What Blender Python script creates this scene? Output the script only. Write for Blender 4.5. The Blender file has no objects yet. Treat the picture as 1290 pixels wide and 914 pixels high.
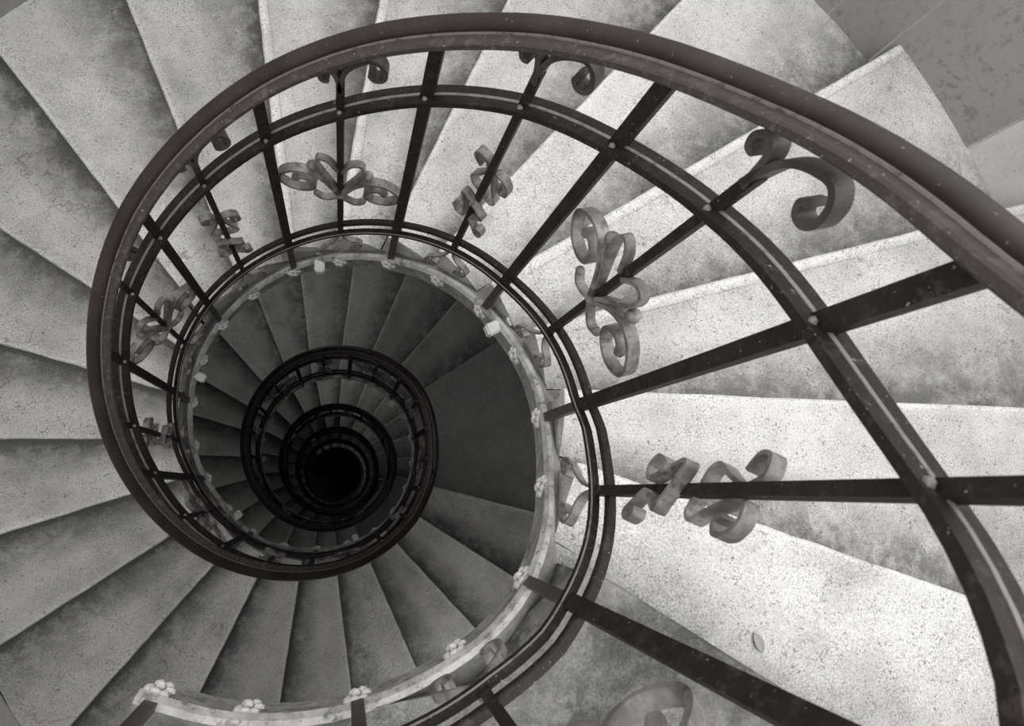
import bpy, bmesh, math, random
from mathutils import Matrix, Vector
import numpy as np
random.seed(7)
S = bpy.context.scene
COL = S.collection
U = 0.62            # metres per well radius
DG = 30.6           # depth (in well radii) of the ground floor under the lens
PI = math.pi

# ------------------------------------------------------------------ camera
NX, NY, FP = 428.09, 608.44, 825.26
AX, AY = -0.1476, -0.3517
d = np.array([NX - 645, NY - 457, FP]); d /= np.linalg.norm(d)
e1 = np.array([1, 0, 0]) - d[0] * d; e1 /= np.linalg.norm(e1)
e2 = np.cross(d, e1)
cam = bpy.data.cameras.new('camera'); camo = bpy.data.objects.new('camera', cam); COL.objects.link(camo)
camo.matrix_world = Matrix(((e1[0], -e1[1], -e1[2], -AX * U), (-e2[0], e2[1], e2[2], AY * U),
                            (-d[0], d[1], d[2], DG * U), (0, 0, 0, 1)))
cam.sensor_width = 36; cam.lens = FP / 1290 * 36
cam.clip_start = 0.02; cam.clip_end = 200
cam.dof.use_dof = True; cam.dof.focus_distance = 2.0; cam.dof.aperture_fstop = 9
S.camera = camo

# ------------------------------------------------------------------ light
w = bpy.data.worlds.new('sky'); S.world = w; w.use_nodes = True
w.node_tree.nodes['Background'].inputs[0].default_value = (1.0, 1.0, 0.985, 1)
w.node_tree.nodes['Background'].inputs[1].default_value = 1.5
def area(name, loc, target, size, energy):
    l = bpy.data.lights.new(name, 'AREA'); l.shape = 'SQUARE'; l.size = size; l.energy = energy; l.color = (1, 1, .98)
    o = bpy.data.objects.new(name, l); COL.objects.link(o); o.location = loc
    o.rotation_euler = (Vector(target) - Vector(loc)).to_track_quat('-Z', 'Y').to_euler()
    return o
TOPZ = DG * U
area('window_daylight', (2.3, 0.2, TOPZ + 1.9), (0.2, 0.3, TOPZ - 2.0), 1.6, 30)
for _z, _a, _e in ((4.4, 300, 5), (4.8, 120, 4), (7.8, 90, 3.6), (11.0, 60, 4), (14.5, 60, 4)):  # added fill lamps, unseen, to brighten the dark lower storeys
    area('lower_fill_light', (2.1 * math.cos(math.radians(_a)), 2.1 * math.sin(math.radians(_a)), TOPZ - _z), (0, 0, TOPZ - _z - 1.4), 1.3, _e)
S.view_settings.view_transform = 'Standard'; S.view_settings.look = 'None'
S.view_settings.exposure = 0.28; S.view_settings.gamma = 1

# ------------------------------------------------------------------ materials
def mat(name, c, rough=.85, speck=0.0, speckcol=(.1, .09, .09), speckscale=90, blotch=0.0, blotchcol=None, blotchscale=2.5,
        bump=.25, bumpscale=60, metal=0.0, flecks=0.0, wear_shade=None, vary=0.0, cracks=0.0, grain=0.0):
    m = bpy.data.materials.new(name); m.use_nodes = True; nt = m.node_tree; N = nt.nodes; L = nt.links
    b = N['Principled BSDF']; b.inputs['Roughness'].default_value = rough; b.inputs['Metallic'].default_value = metal; b.inputs['Specular IOR Level'].default_value = .3
    tc = N.new('ShaderNodeTexCoord')
    def noise(s, det=4, r=.6, off=None):
        n = N.new('ShaderNodeTexNoise'); n.inputs['Scale'].default_value = s; n.inputs['Detail'].default_value = det
        n.inputs['Roughness'].default_value = r; L.new(tc.outputs['Object'], n.inputs['Vector']); return n.outputs[0]
    def ramp(x, a, bb, lo=0.0, hi=1.0):
        r = N.new('ShaderNodeMapRange'); r.inputs[1].default_value = a; r.inputs[2].default_value = bb
        r.inputs[3].default_value = lo; r.inputs[4].default_value = hi; L.new(x, r.inputs[0]); return r.outputs[0]
    def mix(fac, a, bcol):
        x = N.new('ShaderNodeMix'); x.data_type = 'RGBA'
        if isinstance(fac, float): x.inputs[0].default_value = fac
        else: L.new(fac, x.inputs[0])
        for i, v in ((6, a), (7, bcol)):
            if isinstance(v, tuple): x.inputs[i].default_value = (*v, 1)
            else: L.new(v, x.inputs[i])
        return x.outputs[2]
    def mul(a, bb):
        x = N.new('ShaderNodeMath'); x.operation = 'MULTIPLY'
        for i, v in ((0, a), (1, bb)):
            if isinstance(v, (int, float)): x.inputs[i].default_value = v
            else: L.new(v, x.inputs[i])
        return x.outputs[0]
    col = tuple(c)
    if blotch:
        bc = blotchcol or tuple(v * .55 for v in c)
        f = ramp(noise(blotchscale, 7, .65), .42, .66, 0, blotch); col = mix(f, col, bc)
    if wear_shade:
        at = N.new('ShaderNodeAttribute'); at.attribute_name = 'wear_shade'  # red: nosing wear and painted front light; green: back grime and painted shade
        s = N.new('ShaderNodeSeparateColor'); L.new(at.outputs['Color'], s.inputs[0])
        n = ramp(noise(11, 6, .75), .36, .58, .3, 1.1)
        col = mix(mul(s.outputs[0], n), col, wear_shade[0]); col = mix(mul(s.outputs[1], n), col, wear_shade[1])
    if speck:
        cl = ramp(noise(speckscale * .12, 4, .6), .38, .62, .25, 1)
        f = mul(ramp(noise(speckscale, 3, .75), .53, .64, 0, speck), cl); col = mix(f, col, speckcol)
        f = mul(ramp(noise(speckscale * .55, 2, .6), .62, .70, 0, speck), cl); col = mix(f, col, speckcol)
    if grain:
        cl = ramp(noise(3.5, 3, .6), .40, .60, .45, 1)
        g = N.new('ShaderNodeHueSaturation'); L.new(ramp(noise(210, 2, .8), .38, .62, 1 - grain, 1 + grain * .8), g.inputs['Value'])
        if isinstance(col, tuple): g.inputs['Color'].default_value = (*col, 1)
        else: L.new(col, g.inputs['Color'])
        L.new(cl, g.inputs['Fac']); col = g.outputs[0]
    if cracks:
        v = N.new('ShaderNodeTexVoronoi'); v.feature = 'DISTANCE_TO_EDGE'; v.inputs['Scale'].default_value = 1.6
        mp = N.new('ShaderNodeVectorMath'); mp.operation = 'ADD'; L.new(tc.outputs['Object'], mp.inputs[0])
        n = N.new('ShaderNodeTexNoise'); n.inputs['Scale'].default_value = 6; n.inputs['Detail'].default_value = 5; L.new(tc.outputs['Object'], n.inputs['Vector'])
        sc = N.new('ShaderNodeVectorMath'); sc.operation = 'SCALE'; sc.inputs[3].default_value = .35; L.new(n.outputs[1], sc.inputs[0]); L.new(sc.outputs[0], mp.inputs[1])
        L.new(mp.outputs[0], v.inputs['Vector'])
        f = mul(ramp(v.outputs[0], 0.0, .006, cracks, 0), ramp(noise(1.7, 2), .48, .56)); col = mix(f, col, (.07, .06, .055))
    if flecks:
        f = ramp(noise(130, 3, .6), .68, .72, 0, flecks); col = mix(f, col, (.7, .68, .65))
    if vary:
        oi = N.new('ShaderNodeObjectInfo'); hs = N.new('ShaderNodeHueSaturation')
        L.new(ramp(oi.outputs['Random'], 0, 1, 1 - vary, 1 + vary), hs.inputs['Value'])
        if isinstance(col, tuple): hs.inputs['Color'].default_value = (*col, 1)
        else: L.new(col, hs.inputs['Color'])
        col = hs.outputs[0]
    if isinstance(col, tuple): b.inputs['Base Color'].default_value = (*col, 1)
    else: L.new(col, b.inputs['Base Color'])
    if bump:
        bp = N.new('ShaderNodeBump'); bp.inputs['Strength'].default_value = bump; bp.inputs['Distance'].default_value = .006
        L.new(noise(bumpscale, 6, .7), bp.inputs['Height']); L.new(bp.outputs[0], b.inputs['Normal'])
    return m
G = lambda v: (v, v * .984, v * .965)
M = {}
M['step'] = mat('worn_limestone', G(.70), speck=.8, speckcol=G(.10), speckscale=170, blotch=.8, blotchcol=G(.36), bump=.8, bumpscale=110, wear_shade=(G(.86), G(.22)), vary=.09, cracks=.55, grain=.26)
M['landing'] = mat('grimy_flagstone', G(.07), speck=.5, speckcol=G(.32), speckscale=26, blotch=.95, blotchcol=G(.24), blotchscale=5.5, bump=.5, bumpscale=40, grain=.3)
M['landing2'] = mat('grey_flagstone', G(.40), speck=.5, speckcol=G(.16), speckscale=110, blotch=.6, blotchcol=G(.26), bump=.4, grain=.4)
M['string'] = mat('painted_plaster', G(.36), speck=.45, speckcol=G(.16), speckscale=28, blotch=.8, blotchcol=G(.20), blotchscale=7, bump=.35, bumpscale=30, grain=.2)
M['ridge'] = mat('chipped_pale_moulding', G(.50), speck=.85, speckcol=G(.12), speckscale=50, blotch=.9, blotchcol=G(.24), blotchscale=12, bump=.9, bumpscale=45)
M['face'] = mat('cracked_kerb_face', G(.28), speck=.85, speckcol=G(.08), speckscale=45, blotch=.8, blotchcol=G(.5), blotchscale=14, bump=1.0, bumpscale=40, cracks=.5)
M['lump'] = mat('pale_plaster', G(.62), speck=.4, speckcol=G(.2), speckscale=80, bump=.6, bumpscale=60)
M['wall'] = mat('wall_stone', G(.5), speck=.4, speckscale=60, blotch=.5)
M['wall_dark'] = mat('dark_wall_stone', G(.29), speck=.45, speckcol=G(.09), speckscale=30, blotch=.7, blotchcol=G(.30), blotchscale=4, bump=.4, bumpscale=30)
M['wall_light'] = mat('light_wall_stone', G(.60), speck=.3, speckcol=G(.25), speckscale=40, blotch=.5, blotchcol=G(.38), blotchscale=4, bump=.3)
M['iron'] = mat('black_painted_iron', (.013, .009, .009), rough=.6, speck=.45, speckcol=(.075, .062, .060), speckscale=60, blotch=.5, blotchcol=(.030, .024, .024), blotchscale=14, bump=.35, bumpscale=70, flecks=.35)
M['edge'] = mat('scuffed_iron_edge', (.22, .20, .19), rough=.5, speck=.8, speckcol=(.05, .04, .04), speckscale=40, bump=.2)
M['wood'] = mat('dark_handrail', (.024, .0175, .0175), rough=.42, blotch=.5, blotchcol=(.05, .04, .04), blotchscale=9, bump=.08, bumpscale=25, flecks=.25)
M['band'] = mat('dusty_iron_band', (.055, .046, .044), rough=.6, speck=.6, speckcol=(.16, .14, .13), speckscale=45, bump=.5, bumpscale=80, flecks=.5)
M['scroll'] = mat('grey_painted_scroll', (.125, .118, .114), rough=.38, speck=.6, speckcol=(.04, .035, .034), speckscale=40, blotch=.75, blotchcol=(.36, .35, .34), blotchscale=16, bump=.3)
M['scroll_dark'] = mat('dark_scroll', (.05, .042, .04), rough=.45, blotch=.6, blotchcol=(.11, .1, .095), blotchscale=18, bump=.3)
M['leaf'] = mat('dry_leaf', G(.33), bump=.2)
M['ground'] = mat('ground_paving', G(.16), blotch=.5)

# ------------------------------------------------------------------ helpers
def wp(r, ph, D):   # polar plan position (radians) and depth -> world
    return (U * r * math.cos(ph), U * r * math.sin(ph), U * (DG - D))
def link(name, me, m, parent=None):
    o = bpy.data.objects.new(name, me); COL.objects.link(o)
    for x in (m if isinstance(m, (list, tuple)) else [m]):
        if len(me.materials) < (len(m) if isinstance(m, (list, tuple)) else 1): me.materials.append(x)
    if parent: o.parent = parent
    return o
def mesh(name, V, F, smooth=False, idx=None):
    me = bpy.data.meshes.new(name); me.from_pydata(V, [], F); me.update()
    bm = bmesh.new(); bm.from_mesh(me); bmesh.ops.recalc_face_normals(bm, faces=bm.faces); bm.to_mesh(me); bm.free()
    if smooth:
        for p in me.polygons: p.use_smooth = True
    if idx:
        for p, i in zip(me.polygons, idx): p.material_index = i
    return me
def thing(name, label, cat, group=None, loc=(0, 0, 0)):
    o = bpy.data.objects.new(name, None); COL.objects.link(o); o.location = loc
    o['label'] = label; o['category'] = cat
    if group: o['group'] = group
    return o

# ------------------------------------------------------------------ stair geometry
KN = [-140 + 20 * i for i in range(80)]
SL = [0, 0, 0, 0, 0, .337, .96, .68, .85, .80, .896, .891, .927, .928, .943, .975, .948, .92, .913, .92, .918, .897, .891, .904, .10, 0, 0,
      .70, .884, .896, .896, .912, .938, .953, .958, .955, .95, .947, .938, .93, .244, .017, .107, .919]
SL += [.915] * (80 - len(SL))
for a in (1000, 1020, 1040, 1340, 1360, 1380, ): SL[(a + 140) // 20] = .02
ZC = [0.0]
for i in range(1, 80): ZC.append(ZC[-1] + (SL[i] + SL[i - 1]) / 2 * math.radians(20))
Z0 = float(np.interp(0, KN, ZC))
KNF = np.arange(-140, 1441, 2.0)
_z = [0.0]; _s = np.interp(KNF, KN, SL)
for i in range(1, len(KNF)): _z.append(_z[-1] + (_s[i] + _s[i - 1]) / 2 * math.radians(2))
_z = np.array(_z); _z = _z - np.interp(0, KNF, _z) + .6351
ENDPH = 1960
def zf(deg):
    if deg <= 1440: return float(np.interp(deg, KNF, _z))
    return float(_z[-1]) + .80 * math.radians(deg - 1440)
def table(tab, deg, base, h):
    t = [x[0] for x in tab]; v = [x[1] for x in tab]
    if deg <= t[-1]: return float(np.interp(deg, t, v))
    f = min(1, (deg - t[-1]) / 40)
    a = math.radians(deg)
    tgt = base * (1 - .016 * math.cos(2 * a) - .0156 * math.sin(2 * a))
    return v[-1] * (1 - f) + tgt * f
TH = [(-120, .985), (-20, .985), (0, .982), (20, .972), (35, .982), (45, .982), (61, .992), (78, 1.010), (99, 1.020), (118, 1.016), (135, 1.013), (150, 1.0), (166, .99), (186, .985), (205, .983), (219, .984), (235, .993), (250, .996), (265, 1.002), (281, 1.014), (293, 1.022), (305, 1.025), (320, 1.034)]
TB = [(-120, .98), (-35.5, .987), (-29.4, .968), (-21.7, .945), (-4, .952), (14, .940), (32, .955), (50, .976), (69, .982), (85, .978), (101, .986), (118, .984), (135, .984), (150, .984), (165, .958), (182, .94), (198, .928)]
TC = [(-120, .99), (-64, .99), (-57, .988), (-47, 1.003), (-41, .998), (-32, .995), (-24, .988), (-9.7, .982), (-4, .962), (13, .96), (31, .957), (51, .972), (66, .983), (85, .991), (101, .996), (117, 1.006), (132, 1.013), (148, 1.010), (165, .992), (180, .978), (198, .958)]
TD = [(-120, 1.05), (-112, 1.05), (-105, 1.057), (-98, 1.068), (-80, 1.084), (-67, 1.086), (-54, 1.091), (-44, 1.088), (-32, 1.058), (-21, 1.032), (-5, 1.030), (22, 1.022), (43, 1.033), (62, 1.043), (80, 1.056), (98, 1.07), (117, 1.068), (135, 1.064), (154, 1.050), (167, 1.034), (181, 1.03), (192, 1.022), (210, 1.005), (225, 1.03), (241, 1.055), (261, 1.051)]
RH = lambda a: table(TH, a, 1.0, 0)
RB = lambda a: table(TB, a, .966, 0)
RC = lambda a: table(TC, a, .981, 0)
RD = lambda a: table(TD, a, 1.054, 0)
HB, HC, HT, HD = .373, 1.571, 1.95, 2.39
WALL = lambda a: .22 * math.exp(-((((a + 180) % 360 - 180) - 127) / 22) ** 2) + 3.53 + .80 * math.cos(math.radians(a - 8)) + .02 * math.sin(math.radians(a - 8)) ** 2

ROUTE = []  # nosing lines: (angle deg unrolled, offset, depth of the tread above it)
AO = [(-31.5, -.053), (-17.4, .016), (-.2, .016), (17.1, .027), (33.9, .037), (50.1, .068), (67.4, .04), (83.1, .049), (99.2, .045), (113.8, .101), (128.9, .13), (147.2, .028), (164.7, -.008), (181.0, .001), (198.9, -.042), (215.3, -.04), (231.2, -.021), (246.6, -.018), (264.4, -.068), (279.4, -.051), (295.6, -.076), (313.7, -.14), (328.0, -.087), (345.8, -.1),
      (394.9, .002), (411.9, .012), (429.1, .005), (445.0, .005), (459.2, .08), (473.5, .09), (493.0, -.021), (510.3, -.06), (523.7, -.049), (538.3, -.002), (555.8, -.044), (572.6, -.047), (590.1, -.08), (607.6, -.1), (625.3, -.1), (638.6, -.08), (650.5, .01)]
L1, L2, L3 = zf(-45) + HT, zf(365) + HT, zf(680) + HT
for k, (a, o) in enumerate(AO):
    z = L1 + (L2 - L1) * k / 24 if k < 24 else L2 + (L3 - L2) * (k - 24) / 17
    ROUTE.append((a, o, z))
def cont(a0, n, z0, z1, step=16.4):
    for i in range(n): ROUTE.append((a0 + step * i, -.02, z0 + (z1 - z0) * i / n))
L4 = zf(1020) + HT; L5 = zf(1360) + HT
cont(709, 18, L3, L4)             # 709 .. 988
cont(1052, 18, L4, L5)            # 1052 .. 1331
cont(1392, 34, L5, zf(1955) + HT)
# a step k: front edge = line k, back edge = line k-1
def line_pt(l, r):
    a = math.radians(l[0]); o = l[1]
    s = math.sqrt(max(r * r - o * o, 0))
    return (math.cos(a) * s - math.sin(a) * o, math.sin(a) * s + math.cos(a) * o)
def slab(front, back, z, h, name, m, parent, rin, nrad=16, wavy=.004, ang_pts=None, seed=0, band=1.0, dirt_shade=1.0):
    """solid tread: rounded nosing in front, smooth raked soffit below"""
    rnd = random.Random(seed)
    NT = 5 if abs(front[0] - back[0]) < 25 else 14
    V = []; F = []; W = []
    rows = []
    for i in range(nrad + 1):
        t = (i / nrad) ** 1.3
        a_mid = (front[0] + back[0]) / 2
        fa, ba = front, back
        row = []
        def P(l, rr, z_):
            x, y = line_pt(l, rr); return (U * x, U * y, U * (DG - z_))
        def fr(u):    # interpolated line at fraction u from front to back
            return (fa[0] + (ba[0] - fa[0]) * u, fa[1] + (ba[1] - fa[1]) * u, 0)
        def rr_at(l):
            r0 = rin(l[0]); r1 = WALL(l[0]) - .008
            return r0 + (r1 - r0) * t
        jf = rnd.uniform(-wavy, wavy); jz = rnd.uniform(-wavy, wavy) * .5
        rF = rr_at(fa)
        over = .018 + jf
        def off(l, dd): return (l[0], l[1] + dd, 0)
        # forward = +angle direction: offset sign + on the normal
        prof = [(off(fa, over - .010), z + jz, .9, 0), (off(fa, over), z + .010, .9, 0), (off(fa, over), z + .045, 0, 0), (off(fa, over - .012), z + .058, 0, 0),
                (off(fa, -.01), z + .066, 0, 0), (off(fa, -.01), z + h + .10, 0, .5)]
        for l, zz, w1, w2 in prof: row.append((P(l, rr_at(fa), zz), w1, w2))
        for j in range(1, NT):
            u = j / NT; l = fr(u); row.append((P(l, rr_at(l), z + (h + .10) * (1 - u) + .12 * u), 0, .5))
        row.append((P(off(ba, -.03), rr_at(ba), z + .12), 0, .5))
        row.append((P(off(ba, -.03), rr_at(ba), z), 0, 2.2)); row.append((P(off(ba, .022), rr_at(ba), z), 0, 1.9)); row.append((P(off(ba, .05), rr_at(ba), z), 0, 1))  # tread back: grime plus the shade under the nosing, put into the colour
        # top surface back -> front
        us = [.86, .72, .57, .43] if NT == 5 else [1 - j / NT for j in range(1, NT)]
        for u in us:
            l = fr(u); row.append((P(l, rr_at(l), z), .5 * max(0, 1 - abs(u - .3) / .3), max(0, (u - .36) / .64) * 1.15))  # front half lightened, back darkened: shading painted in along with grime
        row.append((P(off(fa, over - .068), rr_at(fa), z), 0, 0))
        row.append((P(off(fa, over - .060), rr_at(fa), z), 0, .7 * max(0, band - .3)))
        row.append((P(off(fa, over - .055), rr_at(fa), z), .25 * band, 0))
        row.append((P(off(fa, over - .026), rr_at(fa), z), .9 * band, 0))
        rows.append(row)
    n = len(rows[0])
    for row in rows:
        for p, w1, w2 in row: V.append(p); W.append((w1, w2 * dirt_shade))
    for i in range(nrad):
        for j in range(n):
            a = i * n + j; b = i * n + (j + 1) % n
            F.append((a, b, b + n, a + n))
    F.append(tuple(range(n))); F.append(tuple(nrad * n + j for j in range(n))[::-1])
    me = mesh(name, V, F)
    ca = me.color_attributes.new('wear_shade', 'FLOAT_COLOR', 'POINT')
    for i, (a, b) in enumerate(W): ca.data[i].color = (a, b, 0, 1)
    return link(name, me, m, parent)

RIN = lambda a: RD(a) - .005 if a < 261 else 1.045
storeys = []
SPL = [-112.5, 345, 662, 1000, 1345, ENDPH]   # where one storey's railing hands over to the next
stair_labels = ['topmost pale worn stone flight sweeping around the whole picture',
                'second stone flight down, in half shadow inside the upper railing ring',
                'third stone flight down, dark narrow ring around the shaft',
                'fourth stone flight down, thin dark ring near the black centre',
                'lowest stone flight in view, almost black at the bottom of the shaft']
for i, lb in enumerate(stair_labels):
    storeys.append(thing('stone_staircase', lb, 'staircase', loc=(0, 0, 0)))
def storey_of(a):
    for i in range(5):
        if a < SPL[i + 1] + (48 if i < 4 else 99): return i
    return 4
# steps
for k in range(1, len(ROUTE)):
    fr_, bk = ROUTE[k], ROUTE[k - 1]
    wide = fr_[0] - bk[0] > 30
    z = fr_[2]; h = fr_[2] - bk[2]
    si = 0 if k < 24 else 1 if k < 41 else 2 if k < 59 else 3 if k < 77 else 4
    nm = 'landing_slab' if wide else 'step'
    near = k < 24
    slab(fr_, bk, z, h, nm, M['landing2'] if wide else M['step'], storeys[si], RIN, nrad=26 if near else 14, wavy=.0025 if near else .002, seed=k, band=1.0 if k in (3, 4, 7, 8) else .3, dirt_shade=.35 if k == 1 else 1)
# top landing
EDGE = (-97.0, -.254, 0)
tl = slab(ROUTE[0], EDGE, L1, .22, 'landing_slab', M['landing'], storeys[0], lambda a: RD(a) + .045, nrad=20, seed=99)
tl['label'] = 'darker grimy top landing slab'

# string (kerb) along the well, swept profile; the near part follows the measured edge
def sweep(name, prof, a0, a1, step, m, parent, rad, hoff=0.0, smooth=True, closed=True, idx=None, dz=None):
    V = []; F = []; MI = []
    n = max(2, int(round((a1 - a0) / step))); k = len(prof)
    for i in range(n + 1):
        a = a0 + (a1 - a0) * i / n; r = rad(a); z = zf(a) + hoff; ph = math.radians(a)
        for q, (dr, dh) in enumerate(prof):
            V.append(wp(r + dr, ph, z + dh))
    kk = k if closed else k - 1
    for i in range(n):
        for j in range(kk):
            F.append((i * k + j, i * k + (j + 1) % k, (i + 1) * k + (j + 1) % k, (i + 1) * k + j)); MI.append(idx[j] if idx else 0)
    if closed:
        F.append(tuple(range(k))); F.append(tuple(n * k + j for j in range(k))[::-1]); MI += [0, 0]
    return link(name, mesh(name, V, F, smooth, MI if idx else None), m, parent)
RS = lambda a: RD(a) - 1.054
# profile relative to r = 1.0: ridge, undercut face, underside, sunk back, cap
SP = [(.975, 2.06), (.988, 2.035), (1.008, 2.035), (1.020, 2.065), (1.10, 2.14), (1.22, 2.26), (1.22, 2.46), (1.054, 2.42), (1.05, 2.36), (1.03, 2.24), (.995, 2.12)]
SIDX = [1, 1, 0, 0, 0, 0, 0, 2, 2, 2, 2]
for i in range(5):
    a0 = SPL[i] + (0 if i else 1); a1 = SPL[i + 1]
    o = sweep('string_kerb', SP, a0, a1, 3 if i < 2 else 6, [M['string'], M['ridge'], M['face']], storeys[i], RS, 0, True, True, SIDX)
    md = o.modifiers.new('edge', 'EDGE_SPLIT'); md.split_angle = math.radians(38)

# square bolt blocks let through the string
def block(a, si):
    r = RS(a) + 1.0; ph = math.radians(a)
    for dr, s in ((-.045, .034), (.075, .030)):
        bm = bmesh.new(); bmesh.ops.create_cube(bm, size=1)
        bmesh.ops.bevel(bm, geom=bm.edges[:], offset=.12, segments=2, affect='EDGES')
        x, y, z = wp(r + dr, ph, zf(a) + 2.07)
        bmesh.ops.transform(bm, matrix=Matrix.Translation((x, y, z)) @ Matrix.Rotation(ph, 4, 'Z') @ Matrix.Diagonal((U * s * (2.2 if dr < 0 else 2.6), U * s * 1.8, U * s * 1.9, 1)), verts=bm.verts)
        me = bpy.data.meshes.new('bolt_block'); bm.to_mesh(me); bm.free(); link('bolt_block', me, M['lump'], storeys[si])
for a, si in ((25, 0), (92, 0), (155, 0), (222, 0), (290, 0), (400, 1), (470, 1), (540, 1)): block(a, si)

# ------------------------------------------------------------------ railings
rail_labels = ['top storey iron railing with dark handrail, thick close bars and large scrollwork',
               'second storey iron railing, dark ring directly inside the bright kerb of the top storey',
               'third storey iron railing, smaller dark ring inside the second one',
               'fourth storey iron railing, thin ring around the black centre',
               'lowest iron railing rings at the black centre of the shaft']
rails = [thing('iron_railing', lb, 'railing') for lb in rail_labels]
HR = []
for q in range(14):      # oval handrail, outer edge at 0
    t = 2 * PI * q / 14; HR.append((-.029 + .029 * math.cos(t), .002 + .026 * math.sin(t)))
BAND = [(-.092, .028), (-.087, .021), (-.050, .018), (-.010, .026), (-.010, .052), (-.084, .056), (-.092, .048)]
for i in range(5):
    a0, a1 = SPL[i], SPL[i + 1]; st = 2.5 if i < 2 else 5; R_ = rails[i]
    sweep('handrail', HR, a0, a1, st, M['wood'], R_, RH, 0)
    o = sweep('handrail_band', BAND, a0, a1, st, [M['band'], M['edge']], R_, RH, 0, False, True, [0, 0, 0, 0, 0, 0, 0])
    sweep('band_edge', [(-.060, .019), (-.060, .012), (-.049, .009), (-.049, .019)], a0, a1, st, M['edge'], R_, RH, 0, False)
    for s in (-1, 1):
        c = .0225 * s
        sweep('mid_rail', [(c - .017, -.012), (c + .017, -.012), (c + .017, .014), (c - .017, .014)], a0, a1, st, M['iron'], R_, RB, HB, False)
    sweep('mid_rail_inlay', [(-.0052, -.014), (.0052, -.014), (.0052, .008), (-.0052, .008)], a0, a1, st, M['edge'], R_, RB, HB, False)
    for c, dz in ((-.012, .034), (.014, -.034)):
        o = sweep('lower_rail', [(c - .014, dz - .010), (c - .010, dz - .014), (c + .014, dz - .014), (c + .014, dz + .012), (c - .014, dz + .012)], a0, a1, st, [M['iron'], M['edge']], R_, RC, HC, False, True,
                  [1 if dz > 0 else 0, 0, 0, 0, 0])

def ribbon(paths, w, th, balls=(), name='scroll', shear=0.0, sub=5, ten=1.0):
    """flat bars bent in the tangential (y) / vertical (z) plane, broad in x; units: well radii"""
    bm = bmesh.new()
    for path, s0, *wm in paths:
        P = [Vector((p[0], p[1])) for p in path]
        C = []
        for i in range(len(P) - 1):
            p0 = P[max(i - 1, 0)]; p1 = P[i]; p2 = P[i + 1]; p3 = P[min(i + 2, len(P) - 1)]
            for j in range(sub):
                t = j / sub
                m1 = (p2 - p0) * .5 * ten; m2 = (p3 - p1) * .5 * ten
                C.append((2 * t ** 3 - 3 * t * t + 1) * p1 + (t ** 3 - 2 * t * t + t) * m1 + (3 * t * t - 2 * t ** 3) * p2 + (t ** 3 - t * t) * m2)
        C.append(P[-1]); prev = None; n = len(C)
        for i, c in enumerate(C):
            tg = (C[min(i + 1, n - 1)] - C[max(i - 1, 0)]); tg.normalize(); nn = Vector((-tg.y, tg.x))
            taper = 1
            ww = w * .5 * (wm[0] if wm else 1)
            q = []
            for (sx, sn) in ((-1, -1), (1, -1), (1, 1), (-1, 1)):
                y = c.x + nn.x * sn * th / 2; z = c.y + nn.y * sn * th / 2
                q.append(bm.verts.new((U * (s0 + sx * ww), U * y, U * (z - shear * y))))
            if prev:
                for j in range(4): bm.faces.new((prev[j], prev[(j + 1) % 4], q[(j + 1) % 4], q[j]))
            else: bm.faces.new(q[::-1])
            prev = q
        bm.faces.new(prev)
    for (y, z, r, s0) in balls:
        bmesh.ops.create_icosphere(bm, subdivisions=2, radius=U * r, matrix=Matrix.Translation((U * s0, U * y, U * (z - shear * y))))
    bmesh.ops.recalc_face_normals(bm, faces=bm.faces)
    me = bpy.data.meshes.new(name); bm.to_mesh(me); bm.free(); return me
# serpentine ornament (pairs of curled bars around the baluster)
sA = [(.050, -.10), (.066, -.135), (.072, -.17), (.048, -.205), (.016, -.185), (.030, -.12), (.056, -.02), (.050, .0), (.03, -.012), (0, -.04), (-.035, -.075), (-.060, -.095), (-.050, -.12), (-.015, -.18), (-.042, -.235), (-.070, -.275), (-.088, -.25), (-.075, -.21), (-.058, -.215)]
sB = [(.046, .20), (.060, .212), (.080, .238), (.074, .275), (.036, .272), (.016, .225), (.018, .19), (.035, .14), (.062, .085), (.052, .045), (.022, .025), (-.005, .012), (-.045, -.012), (-.064, .015), (-.045, .07), (-.014, .18), (-.022, .225), (-.055, .225), (-.083, .19), (-.088, .14), (-.062, .125), (-.048, .155)]
sc = lambda P: [(a, b * .86) for a, b in P]
ORN_S = ribbon([(sc(sA), -.022), (sc(sB), .018)], .034, .011, name='serpentine_scroll', ten=.85)
# palmette ornament: two spiral side loops, central heart, balls
def mir(p): return [(-a, b) for a, b in p]
pC = [(.006, -.11), (.03, -.05), (.075, .03), (.14, .078), (.205, .070), (.258, .015), (.262, -.045), (.215, -.098), (.15, -.098), (.112, -.055), (.125, -.005), (.17, .015), (.205, -.015)]
pH = [(0, -.10), (.03, .0), (.072, .10), (.098, .18), (.085, .235), (.045, .22), (.012, .15)]
pS = [(.006, -.10), (.04, -.135), (.075, -.15), (.10, -.13)]
pB = [(.006, -.1), (.05, .0), (.092, .07), (.114, .115)]
ORN_P = ribbon([(pC, 0, 1.35), (mir(pC), 0, 1.35), (pH, -.008), (mir(pH), -.008), (pS, -.01), (mir(pS), -.01), (pB, .0), (mir(pB), .0)], .030, .015,
               [(.118, .128, .025, 0), (-.118, .128, .025, 0), (.105, -.125, .017, -.01), (-.105, -.125, .017, -.01), (0, -.1, .03, 0), (.195, -.02, .020, 0), (-.195, -.02, .020, 0)], 'palmette')
fn = [(.003, -.24), (-.004, -.18), (-.015, -.125), (-.035, -.085), (-.065, -.052), (-.098, -.030), (-.130, -.044), (-.146, -.085), (-.136, -.118), (-.112, -.126), (-.097, -.106), (-.108, -.088)]
fp = [(-.003, -.24), (.004, -.19), (.014, -.150), (.030, -.130), (.052, -.138), (.064, -.165), (.055, -.190), (.038, -.184)]
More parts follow.
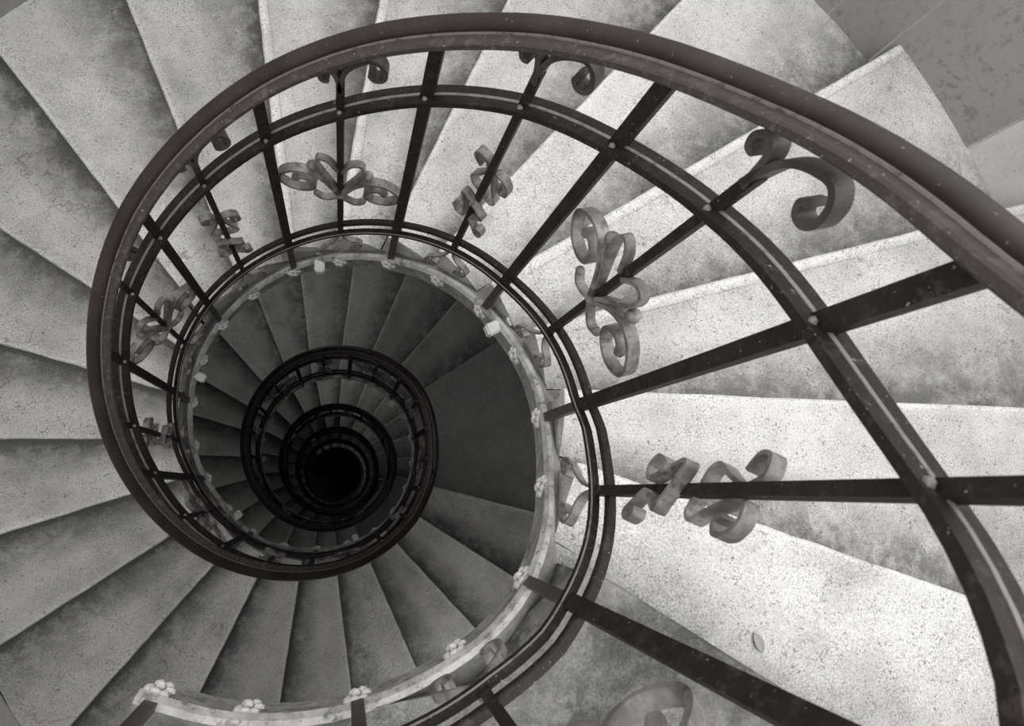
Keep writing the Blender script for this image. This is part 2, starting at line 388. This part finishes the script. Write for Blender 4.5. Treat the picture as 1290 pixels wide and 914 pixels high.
lk = [(.006, -1.62), (.02, -1.70), (.05, -1.76), (.085, -1.80), (.115, -1.86), (.10, -1.915), (.06, -1.905), (.055, -1.86), (.08, -1.845)]
FORK = {}; LOW = {}
for tag_, sh in (('slope', .94), ('flat', 0.0)):
    FORK[tag_] = ribbon([(fn, 0), (fp, 0)], .042, .016, name='fork_scroll', shear=sh - .94)
    LOW[tag_] = ribbon([(lk, 0), (mir(lk), 0)], .030, .010, [(.07, -1.88, .016, 0), (-.07, -1.88, .016, 0)], name='foot_scroll', shear=sh)
# rosette: small cluster of leaves on the kerb face
def rosette(q=.95):
    bm = bmesh.new(); rnd = random.Random(3)
    for i in range(7):
        t = i * PI / 3.5
        bmesh.ops.create_icosphere(bm, subdivisions=1, radius=U * .015, matrix=Matrix.Translation((U * rnd.uniform(-.012, .012), U * .030 * math.cos(t), U * .026 * math.sin(t))) @ Matrix.Diagonal((.8, 1.25, 1, 1)))
    bmesh.ops.create_icosphere(bm, subdivisions=1, radius=U * .015, matrix=Matrix.Translation((-U * .014, 0, 0)))
    bmesh.ops.scale(bm, vec=(q, q, q), verts=bm.verts); me = bpy.data.meshes.new('rosette'); bm.to_mesh(me); bm.free(); return me
ROS = rosette()
def bar(parent, name, p0, p1, hw, ph, m, hr=None):
    """square bar between two world points, faces turned to the well"""
    hr = hr or hw
    er = Vector((math.cos(ph), math.sin(ph), 0)); et = Vector((-math.sin(ph), math.cos(ph), 0))
    V = []
    for p in (p0, p1):
        for a, b in ((-1, -1), (1, -1), (1, 1), (-1, 1)): V.append(tuple(Vector(p) + er * a * hr * U + et * b * hw * U))
    F = [(0, 1, 2, 3), (7, 6, 5, 4)] + [(j, (j + 1) % 4, 4 + (j + 1) % 4, 4 + j) for j in range(4)]
    return link(name, mesh(name, V, F), m, parent)
def inst(name, me, m, parent, a, D, r):
    o = link(name, me, m, parent); ph = math.radians(a); x, y, z = wp(r, ph, D)
    o.location = (x, y, z); o.rotation_euler = (0, 0, ph); return o

BAL = [-112, -94.5, -77, -59, -41.3, -22.3, -4.7, 14.6, 32.5, 50.2, 67.9, 84.8, 101.2, 117.7, 133.2, 148.2, 165.3, 183.3, 198.9]
KIND = {-112: 0, -94.5: 2, -77: 1, -59: 0, -41.3: 0}
kinds = ['plain', 'S', 'plain', 'P']
lst = []
pat = {0: 'plain', 1: 'P', 2: 'plain', 3: 'plain', 4: 'plain'}
seq = ['plain', 'S', 'plain', 'P', 'plain', 'S', 'plain', 'P', 'plain', 'S', 'plain', 'P', 'plain', 'S', 'plain']   # from -41.3 on
lst = [(-109, 'plain'), (-94.5, 'S'), (-77, 'plain'), (-59, 'P')]
for a, kd in zip(BAL[4:], seq): lst.append((a, kd))
a = 198.9; n = 0
cyc = ['P', 'plain', 'S', 'plain']
while a < ENDPH - 24:
    a += 17.1; lst.append((a, cyc[n % 4])); n += 1
for a, kd in lst:
    si = next(i for i in range(5) if a < SPL[i + 1] or i == 4)
    R_ = rails[si]; z = zf(a); ph = math.radians(a)
    sl = 'flat' if abs(zf(a + 4) - zf(a - 4)) < math.radians(8) * .5 else 'slope'
    rB, rC = RB(a), RC(a); rate = (rC - rB) / (HC - HB)
    if kd == 'plain':
        w_ = .0215
        top = wp(rB - rate * (HB - .05) if abs(rate) < .05 else rB, ph, z + .05)
        b = bar(R_, 'baluster', wp(rB, ph, z + .045), wp(rC, ph, z + HC + .03), w_, ph, M['iron'], .013)
        bar(b, 'bar_foot', wp(rC, ph, z + HC), wp((rC + RS(a) + 1.0) / 2 + .005, ph, z + 2.06), w_ * .85, ph, M['scroll_dark'], .012)
        rv = b
    else:
        b = bar(R_, 'baluster', wp(rB, ph, z + .20), wp(rC, ph, z + HC + .03), .0135, ph, M['iron'], .012)
        b['label'] = 'thin baluster with forked scroll top and scrollwork'
        rv = b
        if a < 1350:
            o = inst('serpentine_scroll' if kd == 'S' else 'palmette_scroll', ORN_S if kd == 'S' else ORN_P, M['scroll'], b, a, z + 1.0, rB + (1.0 - HB) * rate)
            o['label'] = 'grey curled ribbon scrollwork' if kd == 'S' else 'grey palmette scrollwork with side loops and balls'
            inst('fork_scroll', FORK[sl], M['scroll_dark'], b, a, z, rB)
            inst('foot_scroll', LOW[sl], M['scroll'], b, a, z, (rC + RS(a) + 1.0) / 2)
    if a < 1350:
        inst('rosette', ROS, M['lump'], rv, a, z + 2.10, RS(a) + .978)
        for hh, rr in ((HB, rB),):
            bm = bmesh.new(); bmesh.ops.create_icosphere(bm, subdivisions=1, radius=U * .010, matrix=Matrix.Translation(wp(rr - .022, ph, z + hh - .014)))
            me = bpy.data.meshes.new('rivet'); bm.to_mesh(me); bm.free(); link('rivet', me, M['edge'], rv)

# ------------------------------------------------------------------ setting
def ring_wall(name, ztop, zbot, m, n=96):
    V = []; F = []
    for i in range(n):
        a = 360 * i / n; ph = math.radians(a); r = WALL(a)
        for rr, zz in ((r, ztop), (r, zbot), (r + .35, zbot), (r + .35, ztop)):
            V.append((U * rr * math.cos(ph), U * rr * math.sin(ph), zz))
    for i in range(n):
        j = (i + 1) % n
        for q in range(4): F.append((i * 4 + q, i * 4 + (q + 1) % 4, j * 4 + (q + 1) % 4, j * 4 + q))
    o = link(name, mesh(name, V, F, True), m); o['kind'] = 'structure'; return o
zt = U * (DG - L1) + 1.2
wall = ring_wall('wall_outer', zt, 0.0, M['wall'])
def panel(a0, a1, z0, z1, m, proud):
    n = max(2, int((a1 - a0) / 2)); V = []; F = []
    for i in range(n + 1):
        a = a0 + .12 + (a1 - a0 - .24) * i / n; ph = math.radians(a); r = WALL(a)
        for rr, zz in ((r - proud, z1), (r - proud, z0), (r + .02, z0), (r + .02, z1)): V.append((U * rr * math.cos(ph), U * rr * math.sin(ph), zz))
    for i in range(n):
        for q in range(4): F.append((i * 4 + q, i * 4 + (q + 1) % 4, i * 4 + 4 + (q + 1) % 4, i * 4 + 4 + q))
    F.append((0, 1, 2, 3)); F.append(tuple(n * 4 + q for q in (3, 2, 1, 0)))
    link('wall_stone', mesh('wall_stone', V, F), m, wall)
pb = [-30, -12, 6, 24, 35.2, 40.8, 58, 76, 94, 112, 130, 148, 166]
for i in range(len(pb) - 1):
    am = (pb[i] + pb[i + 1]) / 2
    k = max(0, min(12, int((am + 31) / 16.3)))
    zlow = U * (DG - (L1 + (L2 - L1) * (k + 1.6) / 24))
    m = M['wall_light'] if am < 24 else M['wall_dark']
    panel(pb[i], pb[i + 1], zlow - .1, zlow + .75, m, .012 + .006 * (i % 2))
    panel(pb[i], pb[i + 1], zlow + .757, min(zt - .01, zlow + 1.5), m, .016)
fl = bpy.data.meshes.new('floor')
V = [(U * (WALL(a) + .3) * math.cos(math.radians(a)), U * (WALL(a) + .3) * math.sin(math.radians(a)), zz) for zz in (0, -.1) for a in range(0, 360, 6)]
F = [tuple(range(60)), tuple(range(60, 120))[::-1]] + [(i, 60 + i, 60 + (i + 1) % 60, (i + 1) % 60) for i in range(60)]
fo = link('floor', mesh('floor', V, F), M['ground']); fo['kind'] = 'structure'

# dry leaf lying on the first step below the landing
bm = bmesh.new(); n = 8; tops = []; bots = []
for i in range(n + 1):
    t = i / n; x = (t - .5) * .05; wd = .012 * math.sin(PI * t) ** .7 if 0 < i < n else 0.0004; z = .004 * math.sin(PI * t)
    tops.append(bm.verts.new((x, wd, z + .003))); bots.append(bm.verts.new((x, -wd, z + .002)))
mid = [bm.verts.new(((i / n - .5) * .05, 0, .004 * math.sin(PI * i / n))) for i in range(n + 1)]
for i in range(n):
    bm.faces.new((tops[i], tops[i + 1], mid[i + 1], mid[i])); bm.faces.new((mid[i], mid[i + 1], bots[i + 1], bots[i]))
me = bpy.data.meshes.new('dry_leaf'); bm.to_mesh(me); bm.free()
lf = link('dry_leaf', me, M['leaf']); x, y, z = wp(1.93, math.radians(-29.0), ROUTE[1][2]); lf.location = (x, y, z + .001); lf.rotation_euler = (0, 0, math.radians(115))
sm = lf.modifiers.new('solid', 'SOLIDIFY'); sm.thickness = .0012
lf['label'] = 'small curled dry leaf on the bright first step below the landing'; lf['category'] = 'leaf'
